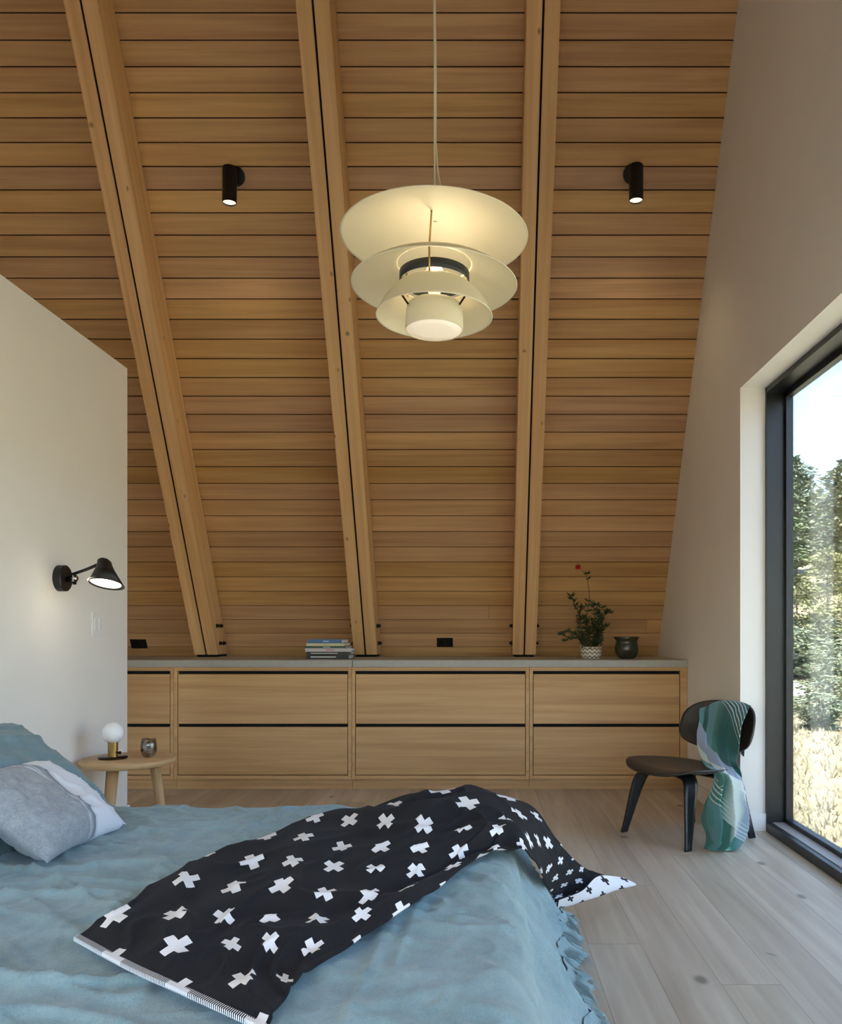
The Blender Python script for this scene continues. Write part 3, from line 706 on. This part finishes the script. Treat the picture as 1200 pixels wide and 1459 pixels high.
def legf(sx, front):
    # bent strip: foot -> up -> curves inward beneath the seat
    if front: path = [(sx*.238, .245, 0), (sx*.222, .222, .10), (sx*.203, .195, .22), (sx*.185, .172, .300), (sx*.155, .155, .338), (sx*.10, .145, .349), (0, .14, .350)]; w0, w1 = .020, .045
    else: path = [(sx*.217, -.245, 0), (sx*.205, -.225, .08), (sx*.188, -.200, .18), (sx*.172, -.180, .262), (sx*.145, -.165, .300), (sx*.09, -.155, .312), (0, -.15, .313)]; w0, w1 = .020, .042
    pts = [Vector(p) for p in path]
    def f(u, v):
        p = spl(pts, u); w = w0+(w1-w0)*smooth01(u*1.8)
        return p+Vector((0, (v-.5)*2*w, 0))
    return f
for fr in (True, False):
    for sx in (-1, 1): ply('leg', legf(sx, fr), .014, M['blackleg'], ch, 40, 4)
sp_pts = [Vector(p) for p in ((0, .17, .343), (0, .0, .333), (0, -.12, .326), (0, -.20, .333), (0, -.265, .375), (0, -.292, .44), (0, -.302, .53), (0, -.305, .60))]
ply('spine', lambda u, v: spl(sp_pts, u)+Vector(((v-.5)*.075, 0, 0)), .014, M['blackleg'], ch, 40, 4)
for (x, y, z) in ((-.06, .14, .357), (.06, .14, .357), (0, -.1, .345)):
    bm = bmesh.new(); lathe(bm, [(0, -.008), (.02, -.008), (.022, 0), (.016, .008), (0, .008)], 20, (x, y, z-.004)); link('shock_mount', bm, M['black'], ch, True)
bm = bmesh.new(); tube(bm, [(.262, .0, .352), (.268, .0, .352)], .006, 12); 
# throw
tr = [
 [(1001, 1060, 4.93), (1020, 1062, 4.85), (1045, 1066, 4.74), (1060, 1078, 4.50)],
 [(999, 1020, 4.89), (1018, 1012, 4.80), (1044, 1012, 4.70), (1068, 1022, 4.50)],
 [(998, 1006, 4.80), (1018, 1000, 4.72), (1042, 999, 4.60), (1067, 1006, 4.47)],
 [(996, 1022, 4.69), (1014, 1022, 4.62), (1036, 1024, 4.50), (1058, 1034, 4.37)],
 [(994, 1045, 4.63), (1010, 1050, 4.55), (1030, 1058, 4.44), (1052, 1074, 4.33)],
 [(997, 1070, 4.56), (1012, 1078, 4.44), (1032, 1084, 4.32), (1050, 1090, 4.27)],
 [(1005, 1089, 4.44), (1020, 1094, 4.30), (1040, 1100, 4.20), (1058, 1106, 4.22)],
 [(1016, 1098, 4.25), (1026, 1103, 4.16), (1044, 1112, 4.12), (1065, 1124, 4.21)],
 [(1016, 1122, 4.16), (1026, 1126, 4.09), (1046, 1132, 4.08), (1069, 1142, 4.22)],
 [(1008, 1150, 4.14), (1024, 1152, 4.07), (1046, 1158, 4.07), (1070, 1166, 4.23)],
 [(1006, 1172, 4.14), (1022, 1180, 4.07), (1042, 1186, 4.08), (1064, 1188, 4.22)],
 [(1012, 1194, 4.16), (1022, 1200, 4.10), (1038, 1204, 4.11), (1056, 1204, 4.20)],
 [(1003, 1210, 4.17), (1018, 1213.5, 4.13), (1034, 1214, 4.12), (1050, 1213, 4.14)],
]
tr = [[P(*q) for q in r] for r in tr]
def thr(u, v):
    p = spl([spl([tr[i][j] for i in range(len(tr))], u) for j in range(4)], v)
    env = smooth01((u-.22)/.25)*smooth01((1.02-u)/.12)+.15
    k = v*7.5+.6*math.sin(u*6)+.5*noise.noise(Vector((u*4, v*2, 6)))
    f = (1-abs(math.sin(k*math.pi*.5))**.8*2)*(.016+.016*smooth01((u-.5)/.2))*env+noise.noise(Vector((u*14, v*9, 3)))*.006
    d = Vector((.35, -1, .1)).normalized() if u > .2 else Vector((0, 0, 0))
    q = p+d*f+Vector((1, 0, 0))*noise.noise(Vector((u*9, v*3, 11)))*.016; q.z = max(q.z, .010); return q
bm = bmesh.new(); grid(bm, 220, 90, thr, lambda u, v: (v, u)); bmesh.ops.recalc_face_normals(bm, faces=bm.faces)
o = link('throw_blanket', bm, M['throw'], None, True); solid(o, .005, 0)
tag(o, 'teal and green banded wool throw draped over the chair back down to the floor', 'throw')
# ---------------------------------------------------------------- on the worktop
cols = [((26, 26, 30), .30, .030), ((32, 30, 34), .315, .022), ((196, 188, 190), .33, .024), ((58, 84, 74), .29, .016), ((206, 200, 160), .27, .018), ((70, 112, 160), .245, .028)]
blabels = ['thick black hardback book at the bottom of the stack on the worktop', 'thinner black book second from the bottom of the stack',
           'pale grey wide book with red spot, third from the bottom of the stack', 'thin dark green and white book fourth from the bottom of the stack',
           'thin cream book just below the topmost book of the stack', 'blue book on top of the stack of books']
z = ZC; bx = P(470, 938, 6.05).x
for k, (c, wd, th) in enumerate(cols):
    t = thing('book', blabels[k], 'book', (bx+random.uniform(-.012, .012), 6.05, z), random.uniform(-.05, .05), 'books stacked on the worktop')
    h = wd/2; dp = .12
    cm = plain('book_cover_%d' % k, c, .45, var=.04)
    bm = bmesh.new(); box(bm, (-h, -dp, 0), (h, dp, .003)); box(bm, (-h, -dp, th-.003), (h, dp, th)); box(bm, (-h, -dp-.001, 0), (h, -dp+.003, th)); link('cover', bm, cm, t)
    boxo('pages', (-h+.004, -dp+.003, .003), (h-.004, dp-.004, th-.003), M['trimw'], t)
    mk = [(220, 220, 220), (200, 200, 200), (180, 60, 50), (225, 228, 226), (150, 160, 90), (190, 210, 235)][k]
    mm = plain('book_title_%d' % k, mk, .5, var=.02)
    bm = bmesh.new()
    for a, b in (((-.8, .4),) if k < 2 else ((-.1, .25),)): box(bm, (a*h, -dp-.0018, th*.4), (b*h, -dp-.0008, th*.62))
    link('title', bm, mm, t)
    z += th+.0004
pp = P(842, 936, 6.08); pl = thing('potted_plant', 'leafy plant with one red flower in a patterned white pot', 'plant', (pp.x, 6.08, ZC))
bm = bmesh.new(); lathe(bm, [(0, 0), (.068, 0), (.074, .006), (.080, .086), (.076, .086), (.070, .070), (0, .070)], 56, uvl=True); link('pot', bm, M['pot'], pl, True)
bm = bmesh.new(); lathe(bm, [(.070, .069), (.04, .075), (0, .078)], 24); link('soil', bm, M['soil'], pl, True)
rnd = random.Random(11)
def q2(px, py, dy=0): p = P(px, py, 6.08+dy); return Vector((p.x-pp.x, dy, p.z-ZC))
stems = [[(838, 922), (836, 880), (840, 850), (836, 818)], [(836, 922), (828, 890), (822, 868), (814, 850)], [(848, 922), (856, 890), (862, 876), (868, 872)],
         [(834, 922), (822, 905), (808, 900), (800, 903)], [(850, 922), (856, 905), (858, 895), (862, 893)], [(844, 922), (848, 890), (846, 866), (850, 862)],
         [(840, 922), (828, 902), (826, 880), (830, 866)], [(846, 922), (850, 900), (853, 880), (856, 866)], [(842, 922), (840, 905), (836, 890), (832, 880)],
         [(838, 922), (830, 912), (818, 908), (808, 912)], [(850, 922), (853, 912), (852, 900), (850, 886)]]
sb, lb_ = bmesh.new(), bmesh.new()
def leaf(bm, p, d, L, w):
    d = d.normalized(); s = d.cross(Vector((rnd.uniform(-.3, .3), rnd.uniform(-1, 0), .6))).normalized()*w; n = d.cross(s).normalized()*w*.4
    v = [bm.verts.new(x) for x in (p, p+d*L*.35+s, p+d*L, p+d*L*.35-s, p+d*L*.4-n)]
    bm.faces.new((v[0], v[1], v[4])); bm.faces.new((v[1], v[2], v[4])); bm.faces.new((v[2], v[3], v[4])); bm.faces.new((v[3], v[0], v[4]))
for k, s in enumerate(stems):
    dy = rnd.uniform(-.07, .07) if k else 0
    pts = [q2(x, y, dy*i/3) for i, (x, y) in enumerate(s)]
    fine = [spl(pts, i/12) for i in range(13)]
    tube(sb, fine, [.0035-.0018*i/12 for i in range(13)], 6)
    for i in range(1, 13):
        if k == 0 and i in (8, 9, 10): continue
        d0 = (fine[i]-fine[i-1]).normalized(); nl = 3 if i < 12 else 7
        for j in range(nl):
            a = rnd.uniform(0, 6.28); dd = Vector((math.cos(a), math.sin(a)*.8, rnd.uniform(-.3, .7)))+d0*.4
            sz_ = rnd.uniform(.030, .056)*(1 if k or i < 8 else .9)
            leaf(lb_, fine[i], dd, sz_, sz_*.2)
for j in range(260):
    a = rnd.uniform(0, 6.28); r_ = rnd.uniform(0, .075); p = Vector((r_*math.cos(a)+.003, r_*math.sin(a), .085+rnd.random()**1.3*.20))
    leaf(lb_, p, Vector((math.cos(a), math.sin(a), rnd.uniform(-.5, .8))), rnd.uniform(.03, .05), .009)
link('stems', sb, M['stem'], pl, True); o = link('foliage', lb_, M['leafd'], pl)
bm = bmesh.new(); fc_ = q2(824, 808)
for j in range(40):
    a = rnd.uniform(0, 6.28); leaf(bm, fc_, Vector((math.cos(a), math.sin(a)*.7, rnd.uniform(-1.1, 1.3))), .024, .011)
link('flower', bm, M['red'], pl)
bm = bmesh.new(); tube(bm, [q2(836, 818), q2(829, 813), fc_], .0014, 6); link('flower_stalk', bm, M['stem'], pl)
vp = P(893, 937, 6.05)
bm = bmesh.new(); lathe(bm, [(0, 0), (.045, 0), (.068, .012), (.084, .045), (.087, .075), (.080, .108), (.076, .125), (.084, .140), (.095, .156), (.092, .159), (.078, .142), (.071, .125), (.078, .09), (.08, .06), (.06, .02), (0, .012)], 64)
o = link('dark_pot', bm, M['vase'], None, True); o.location = (vp.x, 6.05, ZC); tag(o, 'round dark green glazed pot with flared rim on the worktop', 'pot')
# ---------------------------------------------------------------- outdoors
def gz(x, y):
    d = math.hypot(x-2, y)
    z = -.75+.02*max(0, d-8)
    if d > 24: z += (d-24)*.135
    if d > 120: z -= (d-120)*.03
    return z+noise.noise(Vector((x*.12, y*.12, 0)))*.5*smooth01((d-8)/20)+noise.noise(Vector((x*.6, y*.6, 3)))*.08*smooth01((d-4)/6)
bm = bmesh.new(); grid(bm, 130, 150, lambda u, v: Vector((lambda x, y: (x, y, gz(x, y)))(1.9+(u**1.8)*150, -50+200*v)))
for f in bm.faces: f.normal_update()
if sum(f.normal.z for f in list(bm.faces)[:50]) < 0: bmesh.ops.reverse_faces(bm, faces=bm.faces)
o = link('ground_hillside', bm, M['hill'], None, True); o['kind'] = 'structure'
def conifer(mat, h, r, seed, n=2600, kind=0):
    rd = random.Random(seed); bm = bmesh.new()
    tube(bm, [(0, 0, -.4), (0, 0, h*.5), (0, 0, h*.97)], [h*.018, h*.011, .01], 7); nt = len(bm.faces)
    for f in bm.faces: f.material_index = 1
    for k in range(n):
        t = rd.random()**.8 if kind == 0 else rd.random()
        z = h*(.10+.90*t); rmax = r*((1-t)**.85+.03) if kind == 0 else r*(max(0.02, 1-abs(t*2-.9)**2.2))**.5
        rmax *= .72+.28*math.sin(z*5+seed)+.25*noise.noise(Vector((z*1.2, seed, math.cos(rd.random()*6.3)*2)))
        a = rd.random()*6.283; q = rmax*(rd.random()**.45)
        p = Vector((q*math.cos(a), q*math.sin(a), z-q*.25*(1 if kind == 0 else 0)))
        d = Vector((math.cos(a+rd.uniform(-.6, .6)), math.sin(a+rd.uniform(-.6, .6)), rd.uniform(-.6, .5))); L_ = rd.uniform(.12, .30)*(h/7)**.5
        s = d.cross(Vector((rd.uniform(-1, 1), rd.uniform(-1, 1), 1))).normalized()*L_*.35
        v = [bm.verts.new(x) for x in (p-d*L_*.3, p+s, p+d*L_, p-s)]; bm.faces.new(v)
    me = bpy.data.meshes.new('conifer'); bm.to_mesh(me); bm.free(); me.materials.append(mat); me.materials.append(M['bark']); return me
TM = [(conifer(M['fir'], 8, 1.9, 1, 4200), 'fir_tree'), (conifer(M['fir2'], 7, 2.2, 2, 4200, 1), 'leafy_tree'), (conifer(M['fir'], 6.5, 1.5, 3, 3600), 'fir_tree'), (conifer(M['fir3'], 5, 2.3, 4, 3600, 1), 'leafy_tree')]
rnd = random.Random(21)
tl = {0: 'tall dark green fir tree among the hillside trees outside the window', 1: 'grey-green leafy tree among the hillside trees outside the window',
      2: 'slim green fir tree among the hillside trees outside the window', 3: 'low yellow-green leafy tree among the hillside trees outside the window'}
k = 0; placed = []
for d, n, sp_ in ((27, 5, 1.6), (34, 5, 2.0), (43, 6, 2.5), (54, 6, 3), (67, 6, 3.6), (82, 6, 4.4), (100, 7, 5.2)):
    for j in range(n):
        x = d*.40+(j-(n-1)/2)*sp_*1.25+rnd.uniform(-.8, .8); y = d+rnd.uniform(-2, 2); i = [1, 0, 3, 2, 1, 0, 2][(k*3+j) % 7] if d > 30 else [3, 1, 3, 1, 3][j]
        s = rnd.uniform(.75, 1.15)*(.62 if d < 30 else (.8 if d < 40 else 1)); me, nm = TM[i]
        if any(math.hypot(x-a_, y-b_) < c_ for a_, b_, c_ in placed): x += 1.3*s; y += 1.5
        if any(math.hypot(x-a_, y-b_) < c_*.8 for a_, b_, c_ in placed): k += 1; continue
        placed.append((x, y, 2.4*s))
        o = bpy.data.objects.new(nm, me); COL.objects.link(o); o.location = (x, y, gz(x, y)-.1); o.scale = (s, s, s*rnd.uniform(.9, 1.15)); o.rotation_euler = (0, 0, rnd.random()*6)
        tag(o, tl[i], 'tree', 'trees on the hillside outside (%s)' % ['tall firs', 'grey-green trees', 'slim firs', 'yellow-green trees'][i], 'thing'); k += 1
bshm = conifer(M['fir2'], 1.3, 1.0, 9, 2200, 1)
for (x, y, s, lb) in ((5.9, 14.6, .7, 'small grey-green bush nearest the window outside, beside the pane edge'), (7.0, 16.8, .8, 'grey-green bush low on the slope, left of the round bush'), (9.0, 24.5, 1.5, 'large grey-green bush high on the slope under the trees'), (10.6, 26.5, 1.5, 'large grey-green bush against the leafy trees, farthest up the slope'), (8.15, 19.2, .9, 'round grey-green bush just above the pale rock outside'), (9.3, 21.5, 1.1, 'grey-green bush in front of the trees, beside the round bush'), (10.2, 23.6, 1.0, 'grey-green bush at the foot of the leafy trees outside')):
    o = bpy.data.objects.new('bush', bshm); COL.objects.link(o); o.location = (x, y, gz(x, y)-.05); o.scale = (s, s, s*.8); tag(o, lb, 'bush', 'bushes on the slope outside', 'thing')
bm = bmesh.new(); bmesh.ops.create_icosphere(bm, subdivisions=3, radius=.5)
for v in bm.verts: v.co += v.co.normalized()*noise.noise(v.co*2.3)*.22; v.co.z *= .6
o = link('pale_rock', bm, M['rock'], None, False); o.location = (6.9, 18.6, gz(6.9, 18.6)+.15); tag(o, 'pale boulder on the dry grass outside the window', 'rock')
bm = bmesh.new()
for k in range(16000):
    d = 5+30*rnd.random()**1.2; x = d*rnd.uniform(.28, .56)+.4; y = d; p = Vector((x, y, gz(x, y)-.02)); hgt = rnd.uniform(.04, .16)*(.6+.6*noise.noise(Vector((x*.7, y*.7, 0)))+.3)
    a = rnd.random()*6.28; s = Vector((math.cos(a), math.sin(a), 0))*.012*(1+d*.06); tp = p+Vector((rnd.uniform(-.08, .08), rnd.uniform(-.08, .08), hgt))
    bm.faces.new([bm.verts.new(q) for q in (p-s, p+s, tp)])
o = link('dry_grass', bm, M['drygrass']); tag(o, 'dry yellow grass on the slope outside the window', 'grass', kind='stuff')
# ---------------------------------------------------------------- light
W = bpy.data.worlds.new('sky'); S.world = W; W.use_nodes = True; nt = W.node_tree; nt.nodes.clear()
sk = nt.nodes.new('ShaderNodeTexSky'); sk.sky_type = 'NISHITA'; sk.sun_disc = False; sk.sun_elevation = math.radians(58); sk.sun_rotation = math.radians(190); sk.air_density = 1.0; sk.dust_density = 0.8; sk.ozone_density = 1.0
bg = nt.nodes.new('ShaderNodeBackground'); bg.inputs[1].default_value = .215
ow = nt.nodes.new('ShaderNodeOutputWorld'); hs = nt.nodes.new('ShaderNodeHueSaturation'); hs.inputs['Saturation'].default_value = 1.0; nt.links.new(sk.outputs[0], hs.inputs['Color']); nt.links.new(hs.outputs[0], bg.inputs[0]); nt.links.new(bg.outputs[0], ow.inputs[0])
sun = bpy.data.lights.new('sun', 'SUN'); sun.energy = 5.2; sun.angle = .009; sun.color = (1, .95, .86)
so = bpy.data.objects.new('sun', sun); COL.objects.link(so); dv = Vector((.12, .62, -1.0)); so.rotation_euler = dv.to_track_quat('-Z', 'Y').to_euler()
def portal(loc, rot, sx, sy):
    l = bpy.data.lights.new('window_portal', 'AREA'); l.shape = 'RECTANGLE'; l.size = sx; l.size_y = sy; l.cycles.is_portal = True
    o = bpy.data.objects.new('window_portal', l); COL.objects.link(o); o.location = loc; o.rotation_euler = rot
portal((1.72, (WY0+WY1)/2, WZ/2), (0, math.radians(90), 0), WZ, WY1-WY0)
pm = sl2((a0+a1)/2, (s0+s1)/2, .22); portal(pm, (Vector((0, math.sin(TH), -math.cos(TH)))).to_track_quat('-Z', 'X').to_euler(), s1-s0, a1-a0)
# ---------------------------------------------------------------- camera
cam = bpy.data.cameras.new('camera'); co = bpy.data.objects.new('camera', cam); COL.objects.link(co)
co.location = (0, 0, H); co.rotation_euler = (math.radians(90), 0, 0)
cam.sensor_fit = 'VERTICAL'; cam.sensor_height = 36; cam.sensor_width = 36*1200/1459; cam.lens = 36*F/1459
cam.shift_x = (600-CX)/1459; cam.shift_y = (CY-729.5)/1459; cam.clip_start = .02; cam.clip_end = 800
S.camera = co
vs = S.view_settings; vs.view_transform = 'Standard'; vs.look = 'None'; vs.gamma = 1; vs.use_curve_mapping = False; vs.exposure = 2.0
S.cycles.max_bounces = 10; S.cycles.diffuse_bounces = 6; S.cycles.transparent_max_bounces = 24; S.cycles.use_denoising = True; S.cycles.sample_clamp_indirect = 6
